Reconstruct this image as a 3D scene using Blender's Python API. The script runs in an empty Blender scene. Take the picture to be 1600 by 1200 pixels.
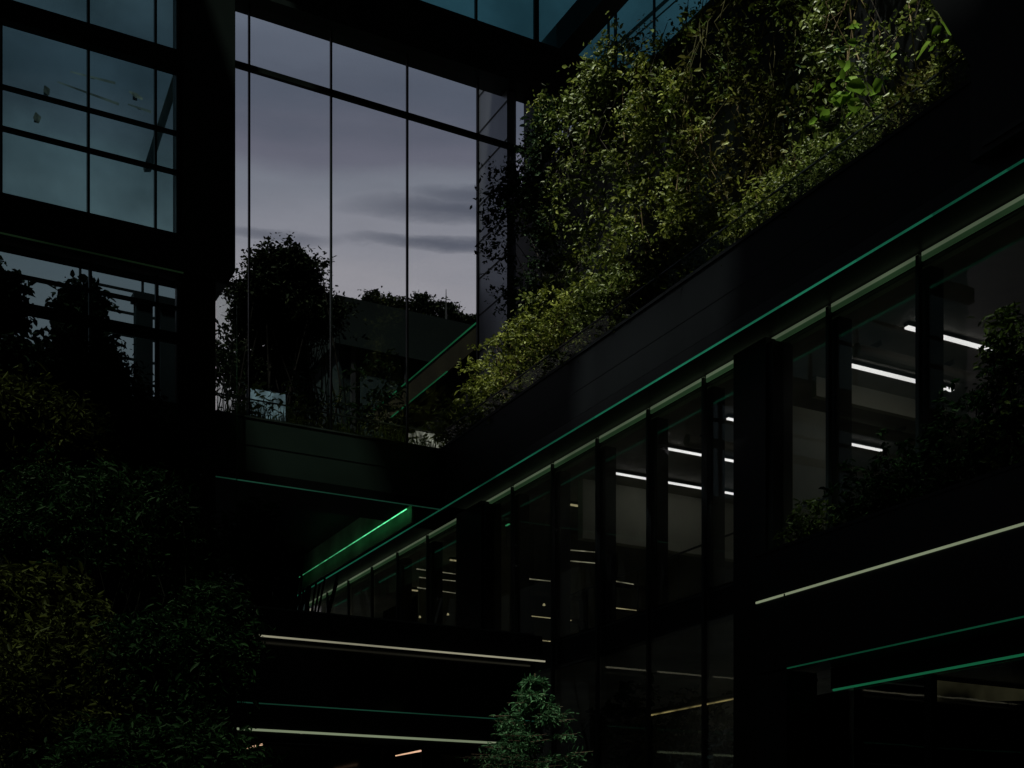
import bpy, math, random
import numpy as np
from mathutils import Vector, noise as mnoise

# ------------------------------------------------------------------ camera
# Building-aligned axes: x runs along the glazed end wall, y runs down the atrium, z = height above the eye.
S = bpy.context.scene
C = S.collection
F = 2018.0; HX = 800.0; HY = 1372.0
YAW = math.atan2(0.4690, 0.8831)
cam = bpy.data.cameras.new('camera'); camo = bpy.data.objects.new('camera', cam); C.objects.link(camo)
cam.sensor_width = 36.0; cam.lens = F / 1600 * 36; cam.shift_y = (HY - 600) / 1600
cam.clip_end = 2000
camo.location = (0, 0, 0); camo.rotation_euler = (math.radians(90), 0, -YAW)
S.camera = camo
S.view_settings.view_transform = 'Standard'; S.view_settings.look = 'None'
S.view_settings.exposure = 0; S.view_settings.gamma = 1
S.cycles.use_denoising = True
S.cycles.transparent_max_bounces = 24
S.cycles.max_bounces = 8
S.cycles.sample_clamp_indirect = 2

# ------------------------------------------------------------------ world: dusk sky
SUN_EL = math.radians(52); SUN_DIR = Vector((0.36, 0.17, -0.92)).normalized()
W = bpy.data.worlds.new('World'); S.world = W; W.use_nodes = True
nt = W.node_tree; nt.nodes.clear()
def N(t, **k):
    n = nt.nodes.new(t)
    for a, b in k.items():
        if a == 'inp':
            for i, v in b.items(): n.inputs[i].default_value = v
        else: setattr(n, a, b)
    return n
def L(a, b): nt.links.new(a, b)
def M(op, a, b=None, c=None, clamp=False):
    n = nt.nodes.new('ShaderNodeMath'); n.operation = op; n.use_clamp = clamp
    for i, v in enumerate((a, b, c)):
        if v is None: continue
        if isinstance(v, (int, float)): n.inputs[i].default_value = v
        else: nt.links.new(v, n.inputs[i])
    return n.outputs[0]
tc = N('ShaderNodeTexCoord'); sp = N('ShaderNodeSeparateXYZ'); L(tc.outputs['Generated'], sp.inputs[0])
X, Y, Z = sp.outputs
fy = 0.8831; fx = 0.4690
fwd = M('ADD', M('MULTIPLY', X, fx), M('MULTIPLY', Y, fy))
rgt = M('SUBTRACT', M('MULTIPLY', X, fy), M('MULTIPLY', Y, fx))
az = M('ARCTAN2', rgt, fwd)                    # bearing from the glow, radians
el = M('ARCSINE', Z)                           # elevation, radians
# slow noise bends everything
mp = N('ShaderNodeCombineXYZ'); L(M('MULTIPLY', az, 3.0), mp.inputs[0]); L(M('MULTIPLY', el, 14.0), mp.inputs[1])
nz = N('ShaderNodeTexNoise', inp={'Scale': 1.3, 'Detail': 6.0, 'Roughness': 0.55}); L(mp.outputs[0], nz.inputs['Vector'])
nv = M('SUBTRACT', nz.outputs['Fac'], 0.5)
mp2 = N('ShaderNodeCombineXYZ'); L(M('MULTIPLY', az, 10.0), mp2.inputs[0]); L(M('MULTIPLY', el, 40.0), mp2.inputs[1])
nz2 = N('ShaderNodeTexNoise', inp={'Scale': 1.6, 'Detail': 7.0, 'Roughness': 0.6}); L(mp2.outputs[0], nz2.inputs['Vector'])
nv2 = M('SUBTRACT', nz2.outputs['Fac'], 0.5)
e2 = M('ADD', el, M('MULTIPLY', nv, 0.06))
ramp = N('ShaderNodeValToRGB'); L(M('MULTIPLY', e2, 1 / 1.0), ramp.inputs[0])
cr = ramp.color_ramp; cr.interpolation = 'EASE'
stops = [(0.0, (.25, .24, .255)), (0.37, (.315, .295, .315)), (0.425, (.28, .277, .305)), (0.455, (.225, .233, .27)), (0.487, (.175, .19, .228)), (0.512, (.125, .13, .17)), (0.54, (.085, .10, .135)), (0.60, (.130, .155, .20)), (1.0, (.05, .07, .10))]
while len(cr.elements) < len(stops): cr.elements.new(0.5)
for e, (p, c) in zip(cr.elements, stops): e.position = p; e.color = (*c, 1)
def streak(a0, e0, wa, we, amp):
    da = M('DIVIDE', M('SUBTRACT', M('ADD', az, M('MULTIPLY', nv2, 0.03)), a0), wa)
    de = M('DIVIDE', M('SUBTRACT', M('ADD', el, M('MULTIPLY', nv2, 0.014)), e0), we)
    d = M('ADD', M('MULTIPLY', da, da), M('MULTIPLY', de, de))
    return M('MULTIPLY', M('SUBTRACT', 1.0, d, clamp=True), amp)
def ang(px, py):
    r = (px - HX) / F; u = (HY - py) / F
    return math.atan(r), math.atan(u / math.sqrt(1 + r * r))
tot = None
for px, py, wp, hp, amp in ((735, 328, 215, 24, .85), (710, 380, 200, 14, .85), (430, 369, 115, 11, .62), (745, 303, 120, 20, .75), (640, 215, 140, 22, .16), (430, 200, 120, 26, .16)):
    a0, e0 = ang(px, py)
    s = streak(a0, e0, wp / F, hp / F * .88, amp)
    tot = s if tot is None else M('MAXIMUM', tot, s)
mix = N('ShaderNodeMix', data_type='RGBA'); L(tot, mix.inputs[0]); L(ramp.outputs[0], mix.inputs[6]); mix.inputs[7].default_value = (.072, .082, .112, 1)
vv = M('ADD', 1.09, M('MULTIPLY', nv2, 0.16))
# glow fades away from the dusk side and below the horizon
side = M('SUBTRACT', 1.0, M('MULTIPLY', M('SUBTRACT', M('ABSOLUTE', az), 0.5), 1.1), clamp=True)
side = M('ADD', M('MULTIPLY', side, 0.93), 0.07)
low = M('ADD', M('MULTIPLY', M('ADD', el, 0.05), 18.0), 0.0, clamp=True)
k = M('MULTIPLY', M('MULTIPLY', vv, side), low)
sc_ = N('ShaderNodeVectorMath', operation='SCALE'); L(mix.outputs[2], sc_.inputs[0]); L(k, sc_.inputs['Scale'])
sky = N('ShaderNodeTexSky', sky_type='NISHITA', sun_disc=False, sun_elevation=math.radians(1.5), sun_rotation=math.radians(28))
bg1 = N('ShaderNodeBackground', inp={'Strength': 1.0}); L(sc_.outputs[0], bg1.inputs[0])
bg2 = N('ShaderNodeBackground', inp={'Strength': 0.001}); L(sky.outputs[0], bg2.inputs[0])
ad = N('ShaderNodeAddShader'); L(bg1.outputs[0], ad.inputs[0]); L(bg2.outputs[0], ad.inputs[1])
wo = N('ShaderNodeOutputWorld'); L(ad.outputs[0], wo.inputs[0])

sun = bpy.data.lights.new('sun', 'SUN'); sun.energy = 5.0; sun.angle = math.radians(2.5); sun.color = (1.0, .97, .84)
suno = bpy.data.objects.new('sun', sun); C.objects.link(suno)
suno.rotation_euler = SUN_DIR.to_track_quat('-Z', 'Y').to_euler()

# ------------------------------------------------------------------ helpers
def ray(px, py):
    r = (px - HX) / F
    return (0.8832 * r + 0.4690, -0.4691 * r + 0.8831, (HY - py) / F)
def on_x(px, py, v): d = ray(px, py); k = v / d[0]; return (v, d[1] * k, d[2] * k)
def on_y(px, py, v): d = ray(px, py); k = v / d[1]; return (d[0] * k, v, d[2] * k)
def at(px, py, s): d = ray(px, py); return (d[0] * s, d[1] * s, d[2] * s)
def yx(px, X0): return on_x(px, 600, X0)[1]       # y where column px meets the plane x=X0
def xy(px, Y0): return on_y(px, 600, Y0)[0]

def mat(name, col, rough=.5, metal=0., var=.25, scale=3., spec=.5, bump=0., streak=None):
    m = bpy.data.materials.new(name); m.use_nodes = True; t = m.node_tree
    b = t.nodes['Principled BSDF']
    tc = t.nodes.new('ShaderNodeTexCoord'); mp = t.nodes.new('ShaderNodeMapping'); t.links.new(tc.outputs['Object'], mp.inputs[0])
    if streak: mp.inputs['Scale'].default_value = streak
    n = t.nodes.new('ShaderNodeTexNoise'); n.inputs['Scale'].default_value = scale; n.inputs['Detail'].default_value = 6
    t.links.new(mp.outputs[0], n.inputs['Vector'])
    r = t.nodes.new('ShaderNodeValToRGB'); t.links.new(n.outputs['Fac'], r.inputs[0])
    r.color_ramp.elements[0].position = .3; r.color_ramp.elements[1].position = .7
    r.color_ramp.elements[0].color = (*[c * (1 - var) for c in col], 1); r.color_ramp.elements[1].color = (*[c * (1 + var) for c in col], 1)
    t.links.new(r.outputs[0], b.inputs['Base Color'])
    mr = t.nodes.new('ShaderNodeMapRange'); t.links.new(n.outputs['Fac'], mr.inputs[0])
    mr.inputs[3].default_value = max(.03, rough - .1); mr.inputs[4].default_value = min(1, rough + .12)
    t.links.new(mr.outputs[0], b.inputs['Roughness'])
    b.inputs['Metallic'].default_value = metal; b.inputs['Specular IOR Level'].default_value = spec
    if bump:
        bp = t.nodes.new('ShaderNodeBump'); bp.inputs['Strength'].default_value = bump; bp.inputs['Distance'].default_value = .02
        t.links.new(n.outputs['Fac'], bp.inputs['Height']); t.links.new(bp.outputs[0], b.inputs['Normal'])
    return m

def emit(name, col, s=1., var=.35, scale=.35):
    m = bpy.data.materials.new(name); m.use_nodes = True; t = m.node_tree; t.nodes.clear()
    o = t.nodes.new('ShaderNodeOutputMaterial'); e = t.nodes.new('ShaderNodeEmission'); t.links.new(e.outputs[0], o.inputs[0])
    e.inputs[0].default_value = (*col, 1)
    tc = t.nodes.new('ShaderNodeTexCoord'); n = t.nodes.new('ShaderNodeTexNoise'); n.inputs['Scale'].default_value = scale; n.inputs['Detail'].default_value = 3
    t.links.new(tc.outputs['Object'], n.inputs['Vector'])
    mr = t.nodes.new('ShaderNodeMapRange'); t.links.new(n.outputs['Fac'], mr.inputs[0]); mr.inputs[1].default_value = .3; mr.inputs[2].default_value = .7
    mr.inputs[3].default_value = s * (1 - var); mr.inputs[4].default_value = s * (1 + var)
    t.links.new(mr.outputs[0], e.inputs[1])
    return m

def glass(name, tint, refl=1., rough=.02, dirt_haze=.0, dirt_haze_col=(.2, .25, .25), wob=.0, haze=False):
    m = bpy.data.materials.new(name); m.use_nodes = True; t = m.node_tree; t.nodes.clear()
    o = t.nodes.new('ShaderNodeOutputMaterial')
    tr = t.nodes.new('ShaderNodeBsdfTransparent'); tr.inputs[0].default_value = (*tint, 1)
    gl = t.nodes.new('ShaderNodeBsdfGlossy'); gl.inputs[0].default_value = (refl, refl, refl, 1); gl.inputs['Roughness'].default_value = rough
    fr = t.nodes.new('ShaderNodeFresnel')
    ge = t.nodes.new('ShaderNodeNewGeometry'); mi = t.nodes.new('ShaderNodeMapRange'); t.links.new(ge.outputs['Backfacing'], mi.inputs[0])
    mi.inputs[3].default_value = 1.5; mi.inputs[4].default_value = 1 / 1.5; t.links.new(mi.outputs[0], fr.inputs[0])
    mx = t.nodes.new('ShaderNodeMixShader'); t.links.new(fr.outputs[0], mx.inputs[0]); t.links.new(tr.outputs[0], mx.inputs[1]); t.links.new(gl.outputs[0], mx.inputs[2])
    tc = t.nodes.new('ShaderNodeTexCoord'); n = t.nodes.new('ShaderNodeTexNoise'); n.inputs['Scale'].default_value = .55; n.inputs['Detail'].default_value = 5
    t.links.new(tc.outputs['Object'], n.inputs['Vector'])
    if wob:
        bp = t.nodes.new('ShaderNodeBump'); bp.inputs['Strength'].default_value = wob; bp.inputs['Distance'].default_value = .05
        t.links.new(n.outputs['Fac'], bp.inputs['Height']); t.links.new(bp.outputs[0], gl.inputs['Normal'])
    if dirt_haze:
        df = t.nodes.new('ShaderNodeBsdfTranslucent' if haze else 'ShaderNodeBsdfDiffuse'); df.inputs[0].default_value = (*dirt_haze_col, 1)  # dirt layer; with haze it is translucent, giving the pane a painted hazy glow
        m2 = t.nodes.new('ShaderNodeMixShader')
        mr = t.nodes.new('ShaderNodeMapRange'); mr.inputs[1].default_value = .35; mr.inputs[2].default_value = .7; mr.inputs[3].default_value = 0; mr.inputs[4].default_value = dirt_haze
        t.links.new(n.outputs['Fac'], mr.inputs[0]); t.links.new(mr.outputs[0], m2.inputs[0])
        t.links.new(mx.outputs[0], m2.inputs[1]); t.links.new(df.outputs[0], m2.inputs[2]); t.links.new(m2.outputs[0], o.inputs[0])
    else: t.links.new(mx.outputs[0], o.inputs[0])
    return m

def leafmat(name, c0, c1, c2, trans=.25, gloss=.25, rough=.48):
    m = bpy.data.materials.new(name); m.use_nodes = True; t = m.node_tree; t.nodes.clear()
    o = t.nodes.new('ShaderNodeOutputMaterial')
    g = t.nodes.new('ShaderNodeNewGeometry'); r = t.nodes.new('ShaderNodeValToRGB'); t.links.new(g.outputs['Random Per Island'], r.inputs[0])
    cr = r.color_ramp; cr.elements.new(.5)
    for e, (p, c) in zip(cr.elements, ((0, c0), (.6, c1), (1, c2))): e.position = p; e.color = (*c, 1)
    d = t.nodes.new('ShaderNodeBsdfDiffuse'); tl = t.nodes.new('ShaderNodeBsdfTranslucent'); gl = t.nodes.new('ShaderNodeBsdfGlossy')
    gl.inputs['Roughness'].default_value = rough; gl.inputs[0].default_value = (.8, .85, .75, 1)
    t.links.new(r.outputs[0], d.inputs[0]); t.links.new(r.outputs[0], tl.inputs[0])
    a = t.nodes.new('ShaderNodeMixShader'); a.inputs[0].default_value = trans; t.links.new(d.outputs[0], a.inputs[1]); t.links.new(tl.outputs[0], a.inputs[2])
    b = t.nodes.new('ShaderNodeMixShader'); fr = t.nodes.new('ShaderNodeFresnel')
    mi = t.nodes.new('ShaderNodeMapRange'); t.links.new(g.outputs['Backfacing'], mi.inputs[0]); mi.inputs[3].default_value = 1.4; mi.inputs[4].default_value = 1 / 1.4; t.links.new(mi.outputs[0], fr.inputs[0])
    ml = t.nodes.new('ShaderNodeMath'); ml.operation = 'MULTIPLY'; t.links.new(fr.outputs[0], ml.inputs[0]); ml.inputs[1].default_value = gloss * 1.3
    t.links.new(ml.outputs[0], b.inputs[0]); t.links.new(a.outputs[0], b.inputs[1]); t.links.new(gl.outputs[0], b.inputs[2])
    t.links.new(b.outputs[0], o.inputs[0])
    return m

class MB:
    def __init__(s): s.v = []; s.f = []
    def box(s, x0, x1, y0, y1, z0, z1):
        x0, x1 = sorted((x0, x1)); y0, y1 = sorted((y0, y1)); z0, z1 = sorted((z0, z1))
        b = len(s.v); s.v += [(x, y, z) for x in (x0, x1) for y in (y0, y1) for z in (z0, z1)]
        s.f += [[b + i for i in q] for q in ((0, 1, 3, 2), (4, 6, 7, 5), (0, 4, 5, 1), (2, 3, 7, 6), (0, 2, 6, 4), (1, 5, 7, 3))]
        return s
    def prism(s, pts, axis, a, b_):
        n = len(pts); b = len(s.v)
        for q in (a, b_):
            for (u, w) in pts:
                s.v.append((q, u, w) if axis == 'x' else (u, q, w) if axis == 'y' else (u, w, q))
        s.f.append([b + i for i in range(n)]); s.f.append([b + n + i for i in reversed(range(n))])
        for i in range(n): j = (i + 1) % n; s.f.append([b + i, b + n + i, b + n + j, b + j])
        return s
    def tube(s, p, q, r0, r1=None, n=5):
        r1 = r0 if r1 is None else r1
        p = Vector(p); q = Vector(q); d = (q - p)
        if d.length < 1e-5: return s
        d.normalize(); u = d.orthogonal().normalized(); w = d.cross(u); b = len(s.v)
        for (c, r) in ((p, r0), (q, r1)):
            for i in range(n):
                a = 2 * math.pi * i / n; s.v.append(tuple(c + (u * math.cos(a) + w * math.sin(a)) * r))
        for i in range(n): j = (i + 1) % n; s.f.append([b + i, b + j, b + n + j, b + n + i])
        s.f.append([b + i for i in reversed(range(n))]); s.f.append([b + n + i for i in range(n)])
        return s
    def bar(s, p, q, w, h):
        """square bar from p to q"""
        p = Vector(p); q = Vector(q); d = (q - p).normalized(); up = Vector((0, 0, 1)) if abs(d.z) < .95 else Vector((0, 1, 0))
        u = d.cross(up).normalized() * w / 2; v = u.cross(d).normalized() * h / 2; b = len(s.v)
        for c in (p, q):
            for a, e in ((-1, -1), (1, -1), (1, 1), (-1, 1)): s.v.append(tuple(c + u * a + v * e))
        s.f += [[b + i for i in q_] for q_ in ((3, 2, 1, 0), (4, 5, 6, 7), (0, 1, 5, 4), (1, 2, 6, 5), (2, 3, 7, 6), (3, 0, 4, 7))]
        return s
    def build(s, name, m, parent=None, bevel=0):
        me = bpy.data.meshes.new(name); me.from_pydata(s.v, [], s.f); me.materials.append(m); me.validate()
        o = bpy.data.objects.new(name, me); C.objects.link(o)
        if parent: 
            o.parent = parent; o.matrix_parent_inverse.identity()
            o.location = -Vector(root_loc(parent))
        if bevel:
            b = o.modifiers.new('bevel', 'BEVEL'); b.width = bevel; b.segments = 2; b.limit_method = 'ANGLE'
        return o
def root_loc(o):
    l = Vector(o.location)
    while o.parent: o = o.parent; l += Vector(o.location)
    return l
def tag(o, label=None, cat=None, group=None, kind=None):
    for k, v in (('label', label), ('category', cat), ('group', group), ('kind', kind)):
        if v: o[k] = v
    return o
def thing(name, loc, label, cat, group=None):
    o = bpy.data.objects.new(name, None); C.objects.link(o); o.location = loc; o.empty_display_size = .3
    return tag(o, label, cat, group)
def copy_thing(o, loc, label=None, parent=None):
    c = o.copy(); C.objects.link(c)
    if parent: c.parent = parent
    else: c.location = loc
    if label: c['label'] = label
    for ch in o.children: copy_thing(ch, None, None, c)
    return c
def bx(name, m, parent, *b, bevel=0): return MB().box(*b).build(name, m, parent, bevel)

# ------------------------------------------------------------------ materials
black = mat('black_steel', (.010, .013, .015), .45, 0, .3, 1.5, .3)
black2 = mat('charcoal_panel', (.013, .018, .021), .4, 0, .35, .8, .35, streak=(1, 1, .2))
panel = mat('dark_slate_panel', (.017, .022, .026), .55, 0, .35, .9, .2, streak=(1, 1, .15))
teal = mat('dark_teal_panel', (.06, .088, .085), .5, 0, .3, .5, .25, streak=(.6, 1, 1))
coping = mat('grey_coping_metal', (.10, .12, .12), .4, 0, .25, 2.)
mull = mat('mullion_paint', (.03, .042, .05), .35, 0, .2, 3.)
claddm = mat('pale_cladding', (.30, .33, .38), .3, .9, .25, .7, streak=(1, 1, .3))
ceilm = mat('dark_ceiling', (.30, .29, .24), .6, 0, .4, 1.2)
wallm = mat('interior_plaster', (.62, .63, .50), .8, 0, .15, .6)
wall2 = mat('interior_dark_wall', (.42, .42, .34), .7, 0, .4, .8)
woodm = mat('dark_timber', (.07, .045, .022), .6, 0, .4, 2., streak=(1, 6, 1))
soilm = mat('planting_soil', (.03, .022, .014), .9, 0, .4, 8., bump=.5)
groundm = mat('stone_paving', (.03, .032, .032), .6, 0, .35, .5, bump=.1)
matte = mat('matte_black', (.006, .0065, .007), .95, 0, .4, 1.5, 0.)
barkd = mat('dark_bark', (.006, .006, .005), .9, 0, .4, 9., .05)
bark = mat('bark', (.022, .018, .013), .85, 0, .4, 9., bump=.4)
twigm = mat('pale_twig', (.20, .15, .07), .8, 0, .4, 9.)
led_g = emit('green_led', (.035, .40, .22), .32, .8, .2)
led_gd = emit('dim_green_led', (.04, .20, .12), .15, .6, .3)
led_gr = emit('green_grow_led', (.06, .60, .22), 1.9, .3, .6)
led_v = emit('vivid_green_led', (.02, .40, .15), .32, .5, .3)
led_t = emit('terrace_green_led', (.03, .30, .12), .20, .5, .4)
led_o = emit('olive_white_led', (.27, .32, .20), .62, .25, .3)
led_w = emit('warm_white_led', (.42, .40, .28), .60, .25, .4)
lampm = emit('white_lamp', (.72, .69, .70), 1.7, .06, .5)
lampw = emit('warm_lamp', (.55, .48, .26), .55, .4, 2.)
headm = emit('window_head_glow', (.085, .115, .07), .72, .35, .5)  # light caught by the window head frame, painted as emission
headd = emit('window_head_glow_low', (.012, .028, .012), .9, .35, .5)  # dimmer lower edge of the same painted frame light
panelglow = emit('added_panel_glow', (.14, .22, .24), .42, .6, 3.)
redl = emit('warm_pin_lamp', (.9, .55, .35), .9, .1)
g_clear = glass('clear_glass', (.985, .985, .99), .6)
g_tint = glass('tinted_glass', (.47, .61, .61), .8, dirt_haze=.30, dirt_haze_col=(.10, .18, .20), haze=True)
g_teal = glass('deep_teal_glass', (.35, .59, .61), .8, dirt_haze=.3, dirt_haze_col=(.04, .13, .15), haze=True)
g_dark = glass('smoky_glass', (.44, .53, .55), .9, dirt_haze=.05, dirt_haze_col=(.05, .08, .07))
g_win = glass('window_glass', (.92, .94, .92), 1.0, .015, dirt_haze=.16, dirt_haze_col=(.75, .80, .68), wob=.03, haze=True)
g_rail = glass('balustrade_glass', (.97, .98, .975), .22, dirt_haze=.006, dirt_haze_col=(.25, .3, .3))
lf_wall = leafmat('climber_leaf', (.03, .05, .012), (.115, .165, .028), (.28, .35, .10), .32, .6, .42)
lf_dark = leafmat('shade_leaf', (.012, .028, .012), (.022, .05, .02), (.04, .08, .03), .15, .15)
lf_yel = leafmat('yellow_green_leaf', (.06, .085, .015), (.19, .235, .035), (.38, .43, .10), .32, .45)
lf_broad = leafmat('broad_lime_leaf', (.10, .19, .02), (.13, .25, .03), (.18, .30, .04), .3, .1)
lf_fir = leafmat('fir_needle', (.04, .10, .05), (.07, .17, .085), (.15, .28, .15), .2, .2)
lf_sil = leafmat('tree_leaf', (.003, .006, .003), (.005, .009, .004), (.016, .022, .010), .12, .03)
lf_olive = leafmat('olive_leaf', (.04, .04, .011), (.085, .088, .022), (.17, .17, .045), .2, .15)
lf_green = leafmat('deep_green_leaf', (.009, .030, .010), (.016, .050, .016), (.035, .09, .03), .2, .2)

# ------------------------------------------------------------------ ground and structure
g = MB().box(-300, 400, -150, 600, -1.9, -1.6).build('ground', groundm); tag(g, kind='structure')
XP = 12.64; XW = 13.4; XG = 14.5; YB = 27.3; YG = 27.45; YL = 22.5

# unseen roof added to mask the sun; its holes place the sun patches
roof = MB(); RZ = 24.0
holes = []; panes = []
KX, KY = .36 / .92, .17 / .92
def lit(y0, y1, z0, z1, X0=13.6, tint=None, x_1=None):
    """hole in the added roof, placed so its sunbeam reaches the heights z0..z1 of the plane x=X0 (or the box up to x_1)"""
    zm = (z0 + z1) / 2; x_1 = X0 if x_1 is None else x_1
    h = (X0 - KX * (RZ + .25 - z0), x_1 - KX * (RZ + .25 - z1), y0 - KY * (RZ + .25 - zm), y1 - KY * (RZ + .25 - zm))
    holes.append(h)
    if tint: panes.append((h, tint))
lit(20.4, 25.6, 14.5, 16.9); lit(17.0, 23.5, 12.2, 14.1); lit(20.2, 27.2, 9.9, 12.0, 13.3)
lit(11.0, 16.9, 9.7, 13.4, 13.0, None, 13.6); lit(16.0, 20.2, 14.2, 16.2, 13.6, 'sun_mask_glass_pale'); lit(10.4, 15.8, 13.9, 16.2); lit(16.4, 21.2, 8.85, 9.75, 12.64)
lit(27.15, 27.45, 9.4, 9.4, 8.0, 'sun_mask_glass_pale', 11.0); lit(27.7, 28.9, 10.4, 10.4, 10.2, 'sun_mask_glass_pale', 12.5)
lit(10.5, 19.5, 2.0, 2.0, -1.5, 'sun_mask_glass_dark', 4.9); lit(10.0, 16.0, 4.9, 7.0, 13.0, 'sun_mask_glass_dark'); lit(11.6, 12.9, 1.8, 1.8, 6.0, 'sun_mask_glass_fine', 7.5)
RX0, RX1, RY0, RY1 = -26., 30., -14., 27.4
xs = sorted({RX0, RX1, *[h[i] for h in holes for i in (0, 1)]}); ys = sorted({RY0, RY1, *[h[i] for h in holes for i in (2, 3)]})
for i in range(len(xs) - 1):
    for j in range(len(ys) - 1):
        cx = (xs[i] + xs[i + 1]) / 2; cy = (ys[j] + ys[j + 1]) / 2
        if any(h[0] < cx < h[1] and h[2] < cy < h[3] for h in holes): continue
        roof.box(xs[i], xs[i + 1], ys[j], ys[j + 1], RZ, RZ + .5)
ro = roof.build('roof', black)
tints = {'sun_mask_glass_fine': glass('sun_mask_glass_fine', (.78, .84, .78)), 'sun_mask_glass_pale': glass('sun_mask_glass_pale', (.62, .70, .64)), 'sun_mask_glass_dark': glass('sun_mask_glass_dark', (.37, .42, .37))}
for h, tn in panes: bx('sun_mask_pane', tints[tn], ro, h[0] + .002, h[1] - .002, h[2] + .002, h[3] - .002, RZ + .2, RZ + .22)  # tinted panes added to dim single sun patches
tag(ro, 'unseen black roof deck added over the atrium to mask the sun', 'roof')
ws = MB().box(-26.5, -26, -14, 27.4, -1.6, 24).build('side_wall', black); tag(ws, 'black side wall closing the left of the atrium', 'wall')
wb = MB().box(-26, 30, -14.5, -14, -1.6, 24).build('rear_wall', black); tag(wb, 'black rear wall closing the near end of the atrium', 'wall')

# ------------------------------------------------------------------ end wall: columns and beams
t = thing('steel_column', (xy(311, 27.2), 27.2, -1.6), 'thick black column between the tinted windows and the open sky', 'column')
bx('shaft', black, t, xy(286, 27.2), xy(337, 27.2), 27.2, 27.9, -1.6, 12.7)
MB().prism([(xy(286, 27.1), 12.7), (xy(355, 27.1), 12.62), (xy(368, 27.1), 12.95), (xy(368, 27.1), 21.5), (xy(286, 27.1), 21.5)], 'y', 27.1, 28.0).build('casing', black2, t, .01)
t = thing('steel_column', (15.4, 27.3, -1.6), 'dark grey column behind the climbing plants, under the roof beam crossing', 'column')
bx('shaft', black2, t, xy(835, 27.3), xy(868, 27.3), 27.3, 27.84, -1.6, 18.99)
t = thing('roof_beam', (10, 27.2, 18.64), 'broad black beam sloping down right across the top of the sky', 'beam')
bx('web', black, t, 6.2, 22, 27.25, 27.75, 19.12, 20.0)
bx('flange', black2, t, 6.2, 22, 27.15, 27.85, 19.0, 19.115); bx('flange', black2, t, 6.2, 22, 27.15, 27.85, 20.005, 20.14)
t = thing('roof_beam', (16, 20, 20.2), 'black crossbeam rising to the right at the top of the frame', 'beam')
bx('web', black, t, 15.86, 16.0, 4, 28.4, 20.27, 21.0); bx('flange', black2, t, 15.78, 16.32, 4, 28.4, 20.21, 20.265)
bx('cover_plate', black2, t, 16.01, 16.26, 4, 28.4, 20.27, 21.0)

# middle curtain wall (open view of the sky)
t = thing('curtain_wall', (10, YG, 10), 'clear curtain wall framing the dusk sky with thin black mullions', 'curtain wall')
for px in (389.5, 517.5, 636.5, 746.5):
    x = xy(px, YG); MB().box(x - .018, x + .018, YG - .03, YG + .05, 10.02, 18.99).build('mullion', black, t)
bx('transom', black, t, 7.5, 15.1, YG - .05, YG + .05, 17.53, 17.645)
bx('glass_pane', g_clear, t, 7.4, 15.1, YG + .06, YG + .075, 10.02, 18.99)
t = thing('glass_fin', (7.5, 27, 6), 'narrow upright strip of glass beside the thick black column', 'glass fin')
bx('pane', glass('green_fin_glass', (.9, .93, .92), 1., dirt_haze=.14, dirt_haze_col=(.12, .17, .15)), t, xy(338, 27.2), xy(370, 27.2), 27.2, 27.22, 7.0, 12.5)
bx('edge_trim', mat('fin_edge', (.04, .12, .06), .3), t, xy(370, 27.2), xy(370.8, 27.2), 27.195, 27.225, 7.0, 12.5)

# left upper glazing
t = thing('tinted_window', (4.8, 27.3, 13.5), 'tinted glazing in the upper left, crossed by one thick and two thin bars', 'window')
for px, w in ((2, .05), (138.5, .05), (243.5, .045), (-140, .05)):
    x = xy(px, 27.3); bx('mullion', mull, t, x - w / 2, x + w / 2, 27.28, 27.40, 13.47, 21)
bx('frame', mull, t, xy(275, 27.3), xy(286, 27.3), 27.26, 27.36, 13.47, 21)
for z0, z1, y0 in ((16.92, 17.34, 27.15), (15.64, 15.70, 27.27), (14.81, 14.88, 27.27)):
    bx('transom', black if z1 - z0 > .2 else mull, t, -3, xy(285, 27.3), y0, 27.38, z0, z1)
bx('glass_pane', g_tint, t, -3, xy(276, 27.3), 27.41, 27.43, 13.47, 21)
t = thing('diagonal_brace', (xy(250, 29), 29, 14), 'dark diagonal brace standing behind the upper left glazing', 'brace')
MB().bar(on_y(231, 262, 29), on_y(279, 110, 29), .16, .16).build('bar', black, t); MB().bar(on_y(226, 262, 28.98), on_y(236, 262, 28.98), .2, .1).build('foot_plate', black2, t)
for i, (a, b, c, d, lab) in enumerate(((70, 134, 76, 148, 'small glow standing in for a lamp reflection in the far left tinted pane'), (202, 143, 223, 155, 'bright glow standing in for a lamp reflection in the middle tinted pane'),
                                     (56, 176, 60, 192, 'faint low glow standing in for a lamp reflection in the far left tinted pane'))):
    p = on_y(a, b, 31); q = on_y(c, d, 31); o = thing('reflected_lamp', (p[0], 31, q[2]), lab, 'lamp', 'stand-in lamp reflections behind the tinted glazing')
    m_ = (Vector(p) + Vector(q)) / 2; MB().tube(p, m_, .015, abs(p[2] - q[2]) * .33 + .02, 10).tube(m_, q, abs(p[2] - q[2]) * .33 + .02, .02, 10).build('diffuser', emit('lamp_reflection_glow', (.40, .38, .32), (.12, .42, .14)[i], .7, 6.), o)  # glowing shape added in place of a lamp reflection in the glass
    bx('back_plate', matte, o, m_.x - .05, m_.x + .05, 31.1, 31.13, m_.z - .05, m_.z + .05)
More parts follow.
